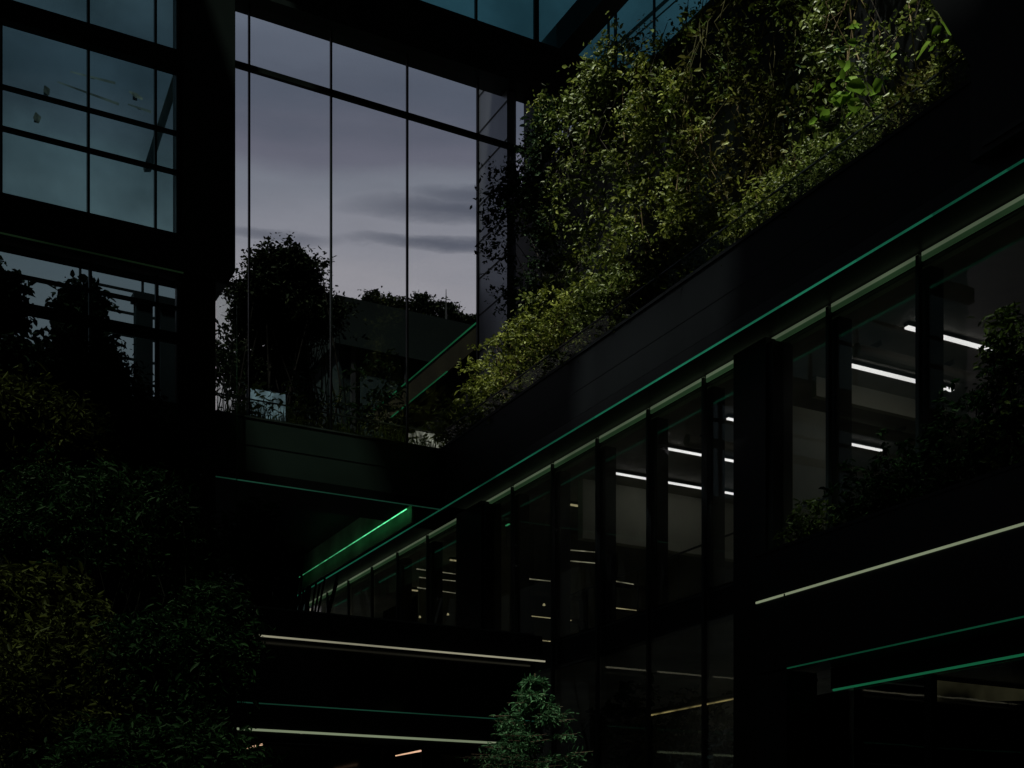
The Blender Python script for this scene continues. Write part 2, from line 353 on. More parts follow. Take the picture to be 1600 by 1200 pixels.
for a, b, c, d, lab in ((110, 112, 180, 130, 'upper long glow standing in for a reflection streak in the middle tinted pane'), (90, 128, 186, 163, 'lower long glow standing in for a reflection streak in the middle tinted pane'), (200, 163, 236, 175, 'short glow standing in for a reflection streak right of the bright lamp reflection')):
    o = thing('reflection_streak', on_y(a, b, 31), lab, 'lamp', 'stand-in reflection streaks behind the tinted glazing')
    MB().tube(on_y(a, b, 31), on_y(c, d, 31), .015, .03, 6).build('tube', emit('streak_glow', (.35, .36, .34), .22, .8, 1.5), o)  # glowing rod added in place of a smeared reflection
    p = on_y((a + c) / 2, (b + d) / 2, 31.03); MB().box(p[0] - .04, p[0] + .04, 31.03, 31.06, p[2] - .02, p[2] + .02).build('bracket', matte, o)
t = thing('floor_band', (3, 27.2, 12.7), 'heavy black floor band under the upper left glazing', 'floor slab')
bx('fascia', black2, t, -3, xy(287, 27.1), 27.1, 27.9, 12.72, 13.47); bx('soffit', black, t, -3, xy(287, 27.1), 27.15, 27.9, 12.66, 12.715)
bx('led_strip', emit('faint_green_edge', (.03, .07, .03), .16, .5), t, -3, xy(287, 27.1), 27.11, 27.13, 12.66, 12.69)
# left lower glazing
t = thing('smoky_window', (4.8, 27.3, 8.8), 'smoky lower left glazing with dark trees showing behind', 'window')
for px, w in ((141.5, .06), (245.5, .06)):
    x = xy(px, 27.3); bx('mullion', mull, t, x - w / 2, x + w / 2, 27.28, 27.40, 10.0, 12.6)
bx('frame', mull, t, xy(276, 27.3), xy(286, 27.3), 27.26, 27.36, 10.0, 12.6)
bx('transom', mull, t, -3, xy(285, 27.3), 27.3, 27.38, 11.96, 12.03); bx('transom', black, t, -3, xy(285, 27.3), 27.26, 27.38, 11.25, 11.46)
bx('glass_pane', g_dark, t, -3, xy(276, 27.3), 27.41, 27.43, 10.0, 12.6)
for a, b, lab in ((213, 239, 'left of two dark posts behind the smoky glazing'), (251, 276, 'right of two dark posts behind the smoky glazing')):
    o = thing('dark_post', (xy(a, 30), 30, 7), lab, 'post', 'posts behind the smoky glazing')
    bx('shaft', black2, o, xy(a, 30), xy(b, 30), 30, 30.3, -1.6, 13.2); bx('cap', black, o, xy(a, 30) - .06, xy(b, 30) + .06, 29.95, 30.35, 13.201, 13.35)
t = thing('steel_screen', (4, 38, 10), 'thin barred steel screen standing behind the smoky glazing posts', 'screen')
for i in range(7): bx('bar', black, t, 6.0, 9.6, 36.0, 36.05, 12.9 + i * .62, 12.96 + i * .62)
for x in (6.0, 7.65, 9.55): bx('post', black, t, x, x + .06, 36.06, 36.14, -1.6, 16.9)

# clerestory glazing above the beam
t = thing('clerestory_window', (14, 27.5, 20.2), 'teal tinted clerestory glass above the broad roof beam', 'window')
for px, w in ((744, .05), (838, .12), (951, .035), (962, .05), (1022.5, .035)):
    x = xy(px, YG); bx('mullion', mull if w < .1 else black2, t, x - w / 2, x + w / 2, YG - .03, YG + .05, 20.21, 24)
bx('glass_pane', g_teal, t, 6, 24, YG + .06, YG + .075, 20.21, 24)
t = thing('diagonal_brace', on_y(1000, 60, 28.3), 'thin dark diagonal brace behind the teal clerestory glass', 'brace')
MB().bar(on_y(915, 115, 28.3), on_y(1075, -30, 28.3), .09, .09).build('bar', black, t); MB().bar(on_y(930, 112, 28.5), on_y(1092, -30, 28.5), .04, .04).build('tie', black2, t)

# ------------------------------------------------------------------ pale clad outer wall, green wall body, upper planter
t = thing('clad_wall', (XG, 27.5, 8), 'pale blue grey clad wall at the right edge of the open sky', 'wall')
yend = yx(745, XG)
bx('panel', claddm, t, XG, XG + .25, 27.56, yend, 8, 20.15)
for z in np.arange(8.6, 20, .92): bx('joint', black, t, XG - .012, XG - .001, 27.56, yend, z, z + .035)
bx('corner_trim', mull, t, XG - .03, XG - .013, yend - .12, yend - .09, 8, 20.15)
t = thing('green_wall_panel', (XG, 18, 10), 'tall black upper storey wall carrying the climbing plants', 'wall')
bx('panel', black, t, XG, XG + 4, 9, 27.1, 9.9, 16.0); bx('coping', black2, t, XG - .12, XG + 4.1, 9, 27.15, 16.01, 16.18)

t = thing('upper_planter', (XP, 18, 8.7), 'long dark planter edge rising to the right beneath the lit greenery', 'planter')
bx('fascia', panel, t, XP, XP + .12, 9.0, YB - .001, 8.80, 9.94)
MB().box(XP - .004, XP + .0, 9, YB - .1, 9.28, 9.292).build('panel_joint', black, t)
bx('coping', panel, t, XP - .02, XP + .2, 9.0, YB - .02, 9.945, 10.0)
bx('soil', soilm, t, XP + .2, XG, 9.0, YB + 1.6, 9.5, 9.88)
bx('soffit', black, t, XP + .12, XW + .5, 0, YB - .001, 8.66, 8.79)
cuts = [2.5, 9.9, 11.0, 12.2, 13.6, 15.2, 17.5, 20.5, 24.5, 31, 39]
for i, st in enumerate((.07, .10, .17, .30, .40, .30, .34, .26, .22, .22)):
    bx('led_strip', emit('green_led', (.035, .40, .22), st * .68, .55, .5), t, XP - .012, XP + .012, cuts[i], cuts[i + 1], 8.568, 8.590)
bx('drip_edge', black, t, XP, XP + .1, 2.5, 39.2, 8.592, 8.795)
t = thing('wing_wall', (12.5, 10, 8.8), 'black raking wing wall cutting off the greenery at the top right', 'wall')
MB().prism([(1.5, 8.82), (11.4, 8.82), (11.4, 10.0), (12.05, 11.2), (12.15, 11.85), (1.5, 11.85)], 'x', 12.45, 12.6).build('panel', black, t)
bx('edge_trim', black2, t, 12.43, 12.449, 1.5, 11.2, 8.9, 8.96)

# ------------------------------------------------------------------ planter bridge across the end wall
t = thing('planter_bridge', (8, YB, 8.7), 'dark teal planter bridge crossing below the trees and sky', 'planter')
bx('fascia', teal, t, -3, XP + .12, YB, YB + .12, 8.78, 9.94)
bx('coping', coping, t, -3, XP + .12, YB - .01, YB + .16, 9.945, 9.985)
MB().box(-3, XP, YB - .004, YB - .0005, 9.35, 9.36).build('panel_joint', black, t)
bx('soffit', black, t, -3, 12.0, YB + .12, YB + 1.8, 8.66, 8.775)
bx('soil', soilm, t, -3, 12.6, YB + .25, YB + 1.7, 9.5, 9.9)
bx('led_strip', led_gd, t, -3, XP - .02, YB - .01, YB + .02, 8.56, 8.58)
bx('drip_edge', black, t, -3, XP - .02, YB, YB + .1, 8.582, 8.775)
t = thing('glass_balustrade', (9, 27.9, 10), 'low glass balustrade with thin rail on the planter bridge', 'balustrade')
for i in range(4): x0 = xy(340, 27.9) + i * 1.42; bx('glass_pane', g_rail, t, x0, x0 + 1.40, 27.9, 27.915, 9.9, 10.56)
bx('rail', coping, t, 7.3, 13.0, 27.89, 27.925, 10.565, 10.59)
t = thing('glass_balustrade', (12.8, 20, 10), 'low glass balustrade standing along the long rising planter', 'balustrade')
for i in range(9): y0 = 10.6 + i * 1.85; bx('glass_pane', g_rail, t, XP + .1, XP + .115, y0, y0 + 1.83, 9.94, 10.42)
bx('rail', mull, t, XP + .09, XP + .125, 10.6, YB, 10.425, 10.445)
# green lit ledge beneath the bridge
t = thing('lit_ledge', (12.0, 33, 8.3), 'ledge washed with green light beneath the planter bridge', 'ledge')
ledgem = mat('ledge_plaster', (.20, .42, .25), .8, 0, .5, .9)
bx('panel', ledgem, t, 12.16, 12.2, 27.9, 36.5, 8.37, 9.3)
for i in range(9):
    bx('led_strip', emit('grow_led', (.08, .60, .24), 2.6 * .72 ** i, .5, 4.), t, 12.03, 12.05, 27.95 + i * .95, 28.88 + i * .95, 8.66, 8.675)
t = thing('ledge_shade_roof', (10, 34, 9.3), 'unseen black deck added behind the planter bridge to shade the green ledge', 'roof')
bx('deck', black, t, 7, 12.6, 29.3, 38.9, 9.31, 9.4); bx('rear_body', black, t, XP + .14, 15.4, 29.3, 39.2, 8.66, 9.85)  # hidden deck and body added to keep sky light off the ledge
# dark wall behind
t = MB().box(-30, 12.5, 39.5, 40.3, -1.6, 13.2).build('garden_wall', black2); tag(t, 'black garden wall far under the planter bridge', 'wall')

# ------------------------------------------------------------------ right-hand window wall
bays = [yx(p, XW) for p in (1620,)]
step = .1305 * XW
my = [1.348 * XW + step * i for i in range(-7, 16)]
# measured mullions
meas = {}
t = thing('window_wall', (XW, 20, 4.5), 'long ribbon of tall windows under the rising green light line', 'window')
pxs = [1628, 1441, 1300, 1207, 1105, 1018, 938, 868, 805, 738, 672, 625, 585, 548, 515, 485]
ym = [yx(p, XW) for p in pxs]
bays = []
for i, y in enumerate(ym):
    w = .16
    bx('mullion', mull, t, XW - .10, XW - .03, y - .03, y + .03, (4.98 if y < 15.7 else -1.6), 8.60)
    bays.append(y)
for i in range(len(ym) - 1):
    a, b = ym[i] + .035, ym[i + 1] - .035
    bx('glass_pane', g_win, t, XW, XW + .015, a, b, 4.98, 8.50)
    h = bx('painted_head_glow', headm, t, XW - .05, XW - .02, a, b, 8.585, 8.635); h2 = bx('painted_head_glow_low', headd, t, XW - .05, XW - .02, a, b, 8.515, 8.58)  # lit head frame painted as two glowing strips, bright over dim
    if b > 15.7: bx('lower_pane', g_win, t, XW, XW + .015, a, b, -1.6, 4.40)
for i, y in enumerate(ym[1:12]):
    o = thing('window_post', (XW + .1, y, 4.9), 'upright black post inside the window wall', 'post', 'black posts inside the window wall')
    bx('shaft', black, o, XW + .05, XW + .30, y - .10, y + .17, 4.99, 8.45); bx('face_plate', black2, o, XW + .03, XW + .049, y - .07, y + .13, 5.0, 8.44)
    o['label'] = ['rightmost', 'second from right', 'third from right', 'fourth from right', 'fifth from right', 'sixth from right', 'seventh from right', 'eighth from right', 'ninth from right', 'tenth from right', 'eleventh from right'][i] + ' of the black posts inside the window wall'
for a, b, lab, nm in ((1146, 1196, 'thick black pillar in the window wall, right of the bright strip lamps', 'pillar'), (713, 752, 'thick black pillar in the window wall, near the planter bridge end', 'pillar')):
    y1 = yx(a, XW - .25); y0 = yx(b, XW - .25)
    o = thing('window_pillar', (XW, y0, -1.6), lab, nm, 'thick pillars of the window wall')
    bx('shaft', black, o, XW - .25, XW + .25, y0, y1, -1.6, 8.58); bx('reveal', black2, o, XW - .2, XW + .2, y0 - .12, y0 - .001, -1.6, 8.5)

# room behind the windows
t = thing('office_room', (17, 20, 4.9), 'dim room behind the window wall with dark ceiling', 'room')
bx('ceiling', ceilm, t, XW + .3, 24, 2, 40, 8.56, 8.64)
bx('floor', wall2, t, XW + .1, 24, 2, 40, 4.50, 4.97)
bx('back_wall', wall2, t, 22.5, 22.7, 2, 40, 4.98, 8.55)
bx('bulkhead', wallm, t, 14.3, 22, 23.7, 23.9, 7.28, 8.55)
bx('bulkhead', wallm, t, 14.9, 20, 17.0, 17.12, 8.22, 8.55)
bx('partition', wallm, t, 14.25, 15.4, 17.3, 17.38, 4.98, 8.1)
bx('partition', wall2, t, 14.2, 22, 27.6, 27.7, 4.98, 8.55)
bx('partition', wall2, t, 14.6, 22, 33, 33.1, 4.98, 8.55)
lm = None
for i, (yy, x0, x1) in enumerate(((14.72, 14.7, 16.9), (16.25, 14.8, 17.3), (19.2, 14.7, 18.5), (21.1, 14.6, 17.9), (22.9, 14.6, 17.8), (25.3, 14.9, 16.6), (29.4, 14.8, 17.4), (31.2, 14.7, 17.2), (35.0, 14.8, 17.5))):
    labs = ['nearest long white strip lamp on the dark ceiling, upper right', 'white strip lamp just below the nearest one, left end at a post', 'white strip lamp broken up by the right-hand shrub',
            'upper white strip lamp left of the thick pillar', 'long white strip lamp over the pale lit bulkhead', 'short dim strip lamp beyond the pale bulkhead', 'strip lamp in the far room, near side of three', 'strip lamp in the far room, middle of three', 'farthest strip lamp in the far room']
    o = thing('strip_lamp', (x0, yy, 8.5), labs[i], 'ceiling lamp', 'white strip lamps on the ceiling')
    bx('diffuser', lampm if i < 5 else lampw, o, x0, x1, yy - (.042 if i < 2 else .026), yy + (.042 if i < 2 else .026), 8.47, 8.50); bx('housing', black, o, x0 - .01, x1 + .01, yy - .05, yy + .05, 8.501, 8.555)

t = thing('strip_lamp', (13.9, 18, 3.1), 'dim warm strip lamp running behind the lower glazing above the shrubs', 'lamp')
bx('diffuser', emit('warm_cove', (.50, .40, .16), .45, .9, 2.5), t, 13.9, 13.93, 15.9, 20.6, 3.10, 3.12); bx('housing', black, t, 13.88, 13.97, 15.9, 20.6, 3.131, 3.2)
for i, (a, b, c, d, yy, lab) in enumerate(((884, 859, 946, 864, 25.6, 'upper stand-in for a warm reflection streak behind the post left of the pale bulkhead'), (886, 876, 931, 880, 25.4, 'second stand-in for a warm reflection streak behind the post left of the pale bulkhead'),
        (822, 904, 868, 909, 26.2, 'stand-in for a warm reflection streak low beside the vertical row of tiny glows'), (943, 905, 990, 913, 24.6, 'stand-in for a warm reflection streak low under the pale bulkhead'),
        (651, 889, 712, 897, 31.4, 'upper stand-in for a warm reflection streak in the end windows left of the pillar'), (652, 918, 712, 927, 31.0, 'lower stand-in for a warm reflection streak in the end windows left of the pillar'), (655, 902, 712, 908, 31.6, 'middle stand-in for a warm reflection streak in the end windows left of the pillar'))):
    o = thing('warm_streak', on_y(a, b, yy), lab, 'lamp', 'stand-in warm reflection streaks in the room')
    MB().tube(on_y(a, b, yy), on_y(c, d, yy), .014, .009, 6).build('tube', emit('warm_streak_glow', (.42, .40, .27), .42, .8, 3.), o)  # glowing rod added for a warm streak reflected in the window
    for w in (a + 4, c - 4):
        p = on_y(w, (b + d) / 2, yy + .03); MB().tube((p[0], p[1], p[2]), (p[0], p[1], 8.55), .004, .004, 4).build('cord', black, o)
for i, (y, x0, x1, lab) in enumerate(((15.5, 14.4, 19, 'round duct under the ceiling between the two nearest strip lamps'), (18.2, 14.4, 21, 'round duct under the ceiling behind the thick right pillar'), (20.2, 14.5, 21, 'round duct under the ceiling above the pale lit bulkhead lamps'))):
    o = thing('ceiling_duct', (x0, y, 8.3), lab, 'duct', 'ducts under the room ceiling'); MB().tube((x0, y, 8.36), (x1, y, 8.36), .11, .11, 14).build('pipe', ceilm, o)
    for k in range(3): bx('hanger', black, o, x0 + .4 + k * 1.6, x0 + .43 + k * 1.6, y - .12, y + .12, 8.475, 8.55)
# shelves and small glows added in place of warm reflections in the glass
rnd = random.Random(5)
def shelf_unit(loc, w, label):
    o = thing('shelf_unit', loc, label, 'shelf', 'shelf units in the room')
    for i in range(4): bx('shelf', woodm, o, loc[0], loc[0] + w, loc[1], loc[1] + .35, loc[2] + .1 + i * .55, loc[2] + .13 + i * .55)
    for s in (0, w - .04): bx('side_panel', black2, o, loc[0] + s, loc[0] + s + .04, loc[1] - .01, loc[1] + .36, loc[2] + .01, loc[2] + 2.0)
    for i in range(3):
        bx('reflection_strip', lampw, o, loc[0] + .06, loc[0] + w - .06 - rnd.random() * .5, loc[1] + .01, loc[1] + .025, loc[2] + .075 + i * .55, loc[2] + .09 + i * .55)  # added glowing edge, stands in for warm streaks reflected in the glass
shelf_unit((14.6, 26.6, 4.98), 1.6, 'dark shelf unit with thin lit edges behind the middle windows')
shelf_unit((15.6, 24.9, 4.98), 1.4, 'dark shelf unit in front of the pale bulkhead')
shelf_unit((14.9, 32.2, 4.98), 2.2, 'far dark shelf unit with thin lit edges behind the end windows')
shelf_unit((16.4, 30.0, 4.98), 1.6, 'dark shelf unit deep in the far room')
for i, (px, py, X0) in enumerate(((803, 873, 14.2), (804, 900, 14.2), (804, 916, 14.2), (804, 950, 14.2), (822, 842, 14.4), (866, 823, 14.3), (840, 835, 15.5), (656, 964, 14.2), (700, 960, 15), (672, 972, 14.5), (850, 945, 15.), (866, 893, 14.3), (634, 912, 14.))):
    p = on_x(px, py, X0)
    o = thing('reflected_pin_light', p, 'tiny glow added for a warm reflection in the window wall', 'lamp', 'stand-in reflections of tiny warm lights')
    o['label'] = ('tiny glow added for a warm reflection, ' + ['top of a vertical row', 'second of a vertical row', 'third of a vertical row', 'bottom of a vertical row', 'above the vertical row', 'beside the post right of the row', 'bright short one beneath the ceiling', 'low down at the end windows', 'low down next to the left pillar', 'lowest at the end windows', 'low behind the dark foliage', 'halfway up beside a post', 'farthest away near the green ledge'][i])
    MB().tube((p[0], p[1], p[2] - .02), (p[0], p[1], p[2] + .03), .035, .02, 8).build('bulb', lampm if i in (4, 6) else lampw, o); MB().tube((p[0], p[1], p[2] + .031), (p[0], p[1], 8.5), .006, .006, 4).build('cord', black, o)  # glow added for a small warm light reflected in the glass

# walkway slab and handrail seen through the lower glass
t = thing('walkway_edge', (XW + .1, 18, 4.5), 'dark floor edge crossing behind the lower glazing', 'floor slab')
bx('slab', black2, t, XW + .02, XW + .3, 15.9, 39, 4.42, 4.96); bx('edge_trim', coping, t, XW + .0, XW + .018, 15.9, 39, 4.90, 4.93); bx('bottom_trim', mull, t, XW - .01, XW + .018, 15.9, 22.6, 4.42, 4.46)
t = thing('handrail', (XW + .2, 19, 5.8), 'thin dark handrail rising behind the window posts', 'handrail')
MB().tube((XW + .35, 13.6, 5.92), (XW + .35, 24, 5.92), .02, .02, 6).build('rail', mull, t)
for i in range(8): MB().tube((XW + .35, 14 + i * 1.35, 4.98), (XW + .35, 14 + i * 1.35, 5.9), .012, .012, 5).build('baluster', mull, t)

# ------------------------------------------------------------------ lower planter at the right
t = thing('lower_planter', (XP, 12, 3.1), 'broad black planter front with one pale light line, lower right', 'planter')
yl0 = yx(1181, XP)
bx('fascia', black2, t, XP, XP + .12, 2, yl0, 3.14, 4.93)
bx('coping', black, t, XP - .015, XP + .2, 2, yl0, 4.935, 4.985)
bx('light_line', led_o, t, XP - .022, XP - .001, 2, yl0 - .02, 4.215, 4.245)
MB().tube((XP - .03, yx(1228, XP), 4.19), (XP - .03, yx(1228, XP), 4.235), .012, .012, 6).build('clip', black, t)
bx('soil', soilm, t, XP + .2, XW - .1, 2, yl0, 4.4, 4.86)
bx('soffit', black, t, XP + .12, XW + .6, 2, yl0, 3.16, 3.26)
bx('led_strip', emit('soft_green_led', (.03, .36, .17), .10, .5, .3), t, XP - .01, XP + .012, 2, yx(1230, XP), 3.115, 3.133)
t = thing('pier', (XP + .1, 15.4, -1.6), 'dark grey pier under the left end of the lower planter', 'pier')
bx('shaft', mat('pier_grey', (.022, .03, .032), .6, 0, .3, .7), t, XP + .01, XP + .6, yx(1228, XP), yl0 - .002, -1.6, 3.1)
bx('base_plate', black2, t, XP - .02, XP + .63, yx(1228, XP) - .03, yl0 + .02, -1.6, -1.5)
t = thing('shop_window', (XW, 10, -1.6), 'dark ground floor window with a vivid green line on its head, lower right', 'window')
bx('head', black, t, XW - .06, XW + .1, 2, 14.9, 2.84, 3.15)
bx('led_strip', emit('green_head_led', (.03, .42, .18), .18, .35, .3), t, XW - .09, XW - .061, 2, yx(1308, XW), 2.80, 2.83)
ya = yx(1325, XW)
bx('jamb', black, t, XW - .05, XW + .1, ya, 15.3, -1.6, 2.79)
bx('glass_pane', g_win, t, XW, XW + .015, 2, ya - .01, -1.6, 2.79)
bx('mullion', black, t, XW - .05, XW + .05, yx(1460, XW), yx(1448, XW), -1.6, 2.79)
MB().prism([(14.1, 2.55), (14.1, 2.86), (17.3, 2.84), (17.3, 2.78)], 'y', 13.6, 13.66).build('inner_reflection', emit('dim_warm_reflection', (.06, .055, .03), .22, .9, 1.2), t)  # soft warm reflection modelled as a glowing wedge
bx('inner_wall', matte, t, XW + .02, 20, 14.4, 14.5, -1.6, 2.9)
bx('inner_back', black, t, 20, 20.2, 2, 14.4, -1.6, 2.9); bx('inner_ceiling', black, t, XW + .1, 20, 2, 14.4, 2.92, 3.1)

# ------------------------------------------------------------------ lower bridge (foreground band, left to centre)
t = thing('lower_bridge', (5, YL, 2.6), 'long black footbridge front with a warm light line, lower left', 'bridge')
bx('fascia', black2, t, -8, XP, YL, YL + .15, 4.35, 4.83)
bx('coping', mat('bridge_coping', (.16, .19, .22), .45), t, -8, XP - .2, YL - .012, YL + .2, 4.835, 4.86)
bx('light_line', led_w, t, -8, XP + .05, YL - .025, YL - .001, 4.315, 4.345)
bx('deck', black, t, -8, XP, YL + .15, YL + 2.2, 4.36, 4.6)
bx('lower_glazing', mat('black_mirror_glass', (.004, .006, .006), .08, 0, .2, 1.), t, -8, XP, YL + .3, YL + .33, 3.14, 4.34)
bx('lower_fascia', black, t, -8, XP, YL, YL + .3, 2.68, 3.11)
bx('led_strip', led_gd, t, -8, XP, YL - .02, YL - .001, 3.112, 3.132)
bx('lower_light_line', led_o, t, xy(370, YL), xy(775, YL), YL - .03, YL - .001, 2.625, 2.665)
bx('soffit', black, t, -8, XP, YL, YL + 3, 2.5, 2.62)
t = thing('ground_floor_glazing', (5, YL + .6, -1.6), 'black ground floor glazing beneath the footbridge', 'window')
bx('pane', mat('black_glass', (.004, .006, .006), .06, 0, .2, 1.), t, -8, XP, YL + .6, YL + .63, -1.6, 2.49)
for x in np.arange(-6, 12.6, 2.2): bx('mullion', mull, t, x, x + .05, YL + .55, YL + .599, -1.6, 2.49)
for a, b, c, d, lab in ((373, 1172, 410, 1163, 'left of two small glowing lines near the bottom edge'), (618, 1181, 658, 1173, 'right of two small glowing lines near the bottom edge')):
    o = thing('glow_line', on_y(a, b, 21.5), lab, 'lamp', 'small glowing lines at ground level')
    MB().tube(on_y(a, b, 21.5), on_y(c, d, 21.5), .010, .018, 6).build('tube', redl, o)
    p = on_y(c, d, 21.5); MB().tube((p[0], p[1], -1.6), (p[0], p[1], p[2] - .03), .015, .015, 5).build('stake', black, o)

# ------------------------------------------------------------------ buildings beyond the glass
XM = 14.7; YM = 40.
t = thing('outer_building', (XM, YM, -1.6), 'dark box building with sloping roofline outside, behind the sky window', 'building')
darkw = mat('outer_dark_wall', (.006, .013, .014), .8, 0, .4, .25, .05, streak=(1, 1, .2)); zt = on_y(525, 460, YM)[2]
darkr = mat('outer_parapet', (.004, .008, .008), .8, 0, .35, .3, .05)
bx('wall', darkw, t, XM + .2, 40, YM + .2, 75, -1.6, zt - 1.6)
MB().prism([(XM, zt - 1.58), (XM, zt - .02), (XM + .02, zt), (40, zt), (40, zt - 1.58)], 'y', YM, 75).build('parapet', darkr, t)
for i in range(9): bx('pilaster', black, t, XM + .6 + i * 1.9, XM + .75 + i * 1.9, YM + .1, YM + .199, 2, zt - 1.59)
for i in range(8): bx('window', mat('outer_window', (.012, .024, .026), .5, .2, .4, .4, .15), t, XM + .95 + i * 1.9, XM + 2.3 + i * 1.9, YM + .15, YM + .198, zt - 6.5, zt - 2.4)
for i in range(7): bx('side_window', mat('outer_side_window', (.008, .014, .016), .8, 0, .3, 1., .05), t, XM + .15, XM + .199, YM + 1.2 + i * 3, YM + 3.2 + i * 3, zt - 6.5, zt - 2.6)
t = thing('outer_terrace', (15.5, 33, 14), 'outside terrace edged with two bright green light lines', 'terrace')
y1 = yx(585, 15.5); z1 = on_x(745, 505, 15.5)[2]; z0 = on_x(700, 580, 15.5)[2]; y0 = yx(745, 15.5)
brn = mat('terrace_timber', (.007, .007, .0035), .8, 0, .5, .8, .05)
bx('fascia', brn, t, 15.5, 15.7, y0 - .1, y1, z0, z1); bx('deck', matte, t, 15.7, 22, y0 - .1, y1, z0, z1 - .01)
bx('led_strip', led_t, t, 15.47, 15.495, y0 - .1, y1, z1 - .01, z1 + .02); bx('led_strip', led_t, t, 15.46, 15.495, yx(700, 15.5), yx(612, 15.5), z0 - .02, z0)
bx('led_strip', emit('end_green_led', (.02, .25, .06), .35, .4), t, 15.5, 19, y0 - .14, y0 - .105, z0 - .02, z0 + .01)
bx('end_wall', matte, t, 15.8, 22, y0 + .3, y1, -1.6, z0 - .01)
t = thing('mast', on_y(697, 480, 60), 'thin mast above the roof trees at the right of the sky', 'mast')
p = on_y(697, 500, 60); q = on_y(697, 452, 60); MB().tube(p, q, .05, .015, 6).build('pole', black, t); MB().bar((q[0] - .25, q[1], q[2] - .5), (q[0] + .25, q[1], q[2] - .5), .03, .03).build('crossarm', black, t)
t = thing('added_glow_panel', on_y(412, 640, 29.5), 'glowing panel added for the bluish bright patch behind leaves on the planter bridge', 'light panel')
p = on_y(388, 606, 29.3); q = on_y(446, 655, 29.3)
bx('diffuser', panelglow, t, p[0], q[0], 29.3, 29.33, q[2] - .3, p[2]); bx('frame', mull, t, p[0] - .04, q[0] + .04, 29.331, 29.38, q[2] - .3, p[2] + .03)  # glowing panel added to make the bluish bright patch behind the leaves
t = thing('added_glow_panel', on_y(660, 690, 29), 'small glowing panel added for the lit grass at the bridge corner', 'light panel')
p = on_y(636, 664, 28.6); q = on_y(700, 700, 28.6)
bx('diffuser', emit('lit_grass_glow', (.30, .31, .25), .55, .8, 6.), t, p[0], q[0], 28.6, 28.62, 9.91, p[2] - .1); bx('frame', mull, t, p[0] - .03, q[0] + .03, 28.621, 28.66, 9.91, p[2] - .08)  # glow added behind the grass, standing in for light falling on it

# ------------------------------------------------------------------ plants
def leaf_obj(name, pos, size, m, parent, seed, up=.3, elong=1.9, sizevar=.4, outdir=None):
    """many single leaves: each is a small folded, pointed blade of six corners"""
    r = np.random.default_rng(seed); n = len(pos); pos = np.asarray(pos, float)
    d = r.normal(size=(n, 3)); d[:, 2] = d[:, 2] * .6 - .25
    if outdir is not None: d += np.asarray(outdir) * 1.0
    d /= np.linalg.norm(d, axis=1)[:, None] + 1e-9
    nn = r.normal(size=(n, 3)); nn[:, 2] += up * 3
    if outdir is not None: nn += np.asarray(outdir) * .8
    w = np.cross(nn, d); w /= np.linalg.norm(w, axis=1)[:, None] + 1e-9
    nn = np.cross(d, w)
    s = size * (1 + sizevar * r.normal(size=n)).clip(.4, 2.0)
    s = s[:, None]; ww = s / elong
    P = np.stack([pos, pos + d * s * .35 + w * ww * .5 + nn * s * .05, pos + d * s * .75 + w * ww * .33 + nn * s * .02, pos + d * s - nn * s * .14,
                  pos + d * s * .75 - w * ww * .33 + nn * s * .02, pos + d * s * .35 - w * ww * .5 + nn * s * .05], 1)
    V = P.reshape(-1, 3).astype(np.float32)
    base = (np.arange(n) * 6)[:, None]
    Fq = np.concatenate([base + np.array([[0, 1, 2, 3]]), base + np.array([[0, 3, 4, 5]])], 1).reshape(-1).astype(np.int32)
    me = bpy.data.meshes.new(name); me.vertices.add(n * 6); me.vertices.foreach_set('co', V.ravel())
    me.loops.add(n * 8); me.loops.foreach_set('vertex_index', Fq)
    me.polygons.add(n * 2); me.polygons.foreach_set('loop_start', np.arange(0, n * 8, 4, dtype=np.int32)); me.polygons.foreach_set('loop_total', np.full(n * 2, 4, dtype=np.int32))
    me.materials.append(m); me.update(); me.validate()
    o = bpy.data.objects.new(name, me); C.objects.link(o)
    if parent: o.parent = parent; o.location = -Vector(root_loc(parent))
    return o

def clumps(centres, per, rad, seed, flat=1.):
    """leaves set along short arching twigs that fan out from every centre"""
    r = np.random.default_rng(seed); c = np.asarray(centres, float); n = len(c)
    if per < 6: p = np.repeat(c, per, 0); return p + r.normal(size=p.shape) * rad
    tw = max(2, per // 6); d = r.normal(size=(n * tw, 3)); d[:, 2] += .35; d /= np.linalg.norm(d, axis=1)[:, None]
    ln = rad * 2.3 * r.uniform(.5, 1.2, size=(n * tw, 1)); k = per // tw
    P = np.repeat(c, tw * k, 0); D = np.repeat(d * ln, k, 0); t = np.tile((np.arange(k) + .6) / k, n * tw)[:, None]
    q = D * t + r.normal(size=P.shape) * rad * .13; q[:, 2] = q[:, 2] * flat - (t[:, 0] ** 2) * rad * .55
    return P + q

def stems(base, centres, r0, seed, m, parent, name='stem', hub=None, frac=1.):
    rr = random.Random(seed); b = MB(); base = Vector(base)
    hub = Vector(hub) if hub is not None else base + (Vector(tuple(np.mean(centres, 0))) - base) * .55
    # trunk with bends
    pts = [base]
    for i in range(1, 5): pts.append(base.lerp(hub, i / 4) + Vector((rr.uniform(-1, 1), rr.uniform(-1, 1), 0)) * r0 * 1.2)
    for i in range(4): b.tube(pts[i], pts[i + 1], r0 * (1 - i * .14), r0 * (1 - (i + 1) * .14), 7)
    for c in centres:
        if rr.random() > frac: continue
        c = Vector(tuple(c)); k = rr.choice(pts[2:]) ; mid = k.lerp(c, .5) + Vector((rr.uniform(-1, 1), rr.uniform(-1, 1), rr.uniform(0, 1))) * (c - k).length * .12
        ra = r0 * .2; b.tube(k, mid, ra, ra * .6, 5); b.tube(mid, c, ra * .6, ra * .2, 4)
    return b.build(name, m, parent)

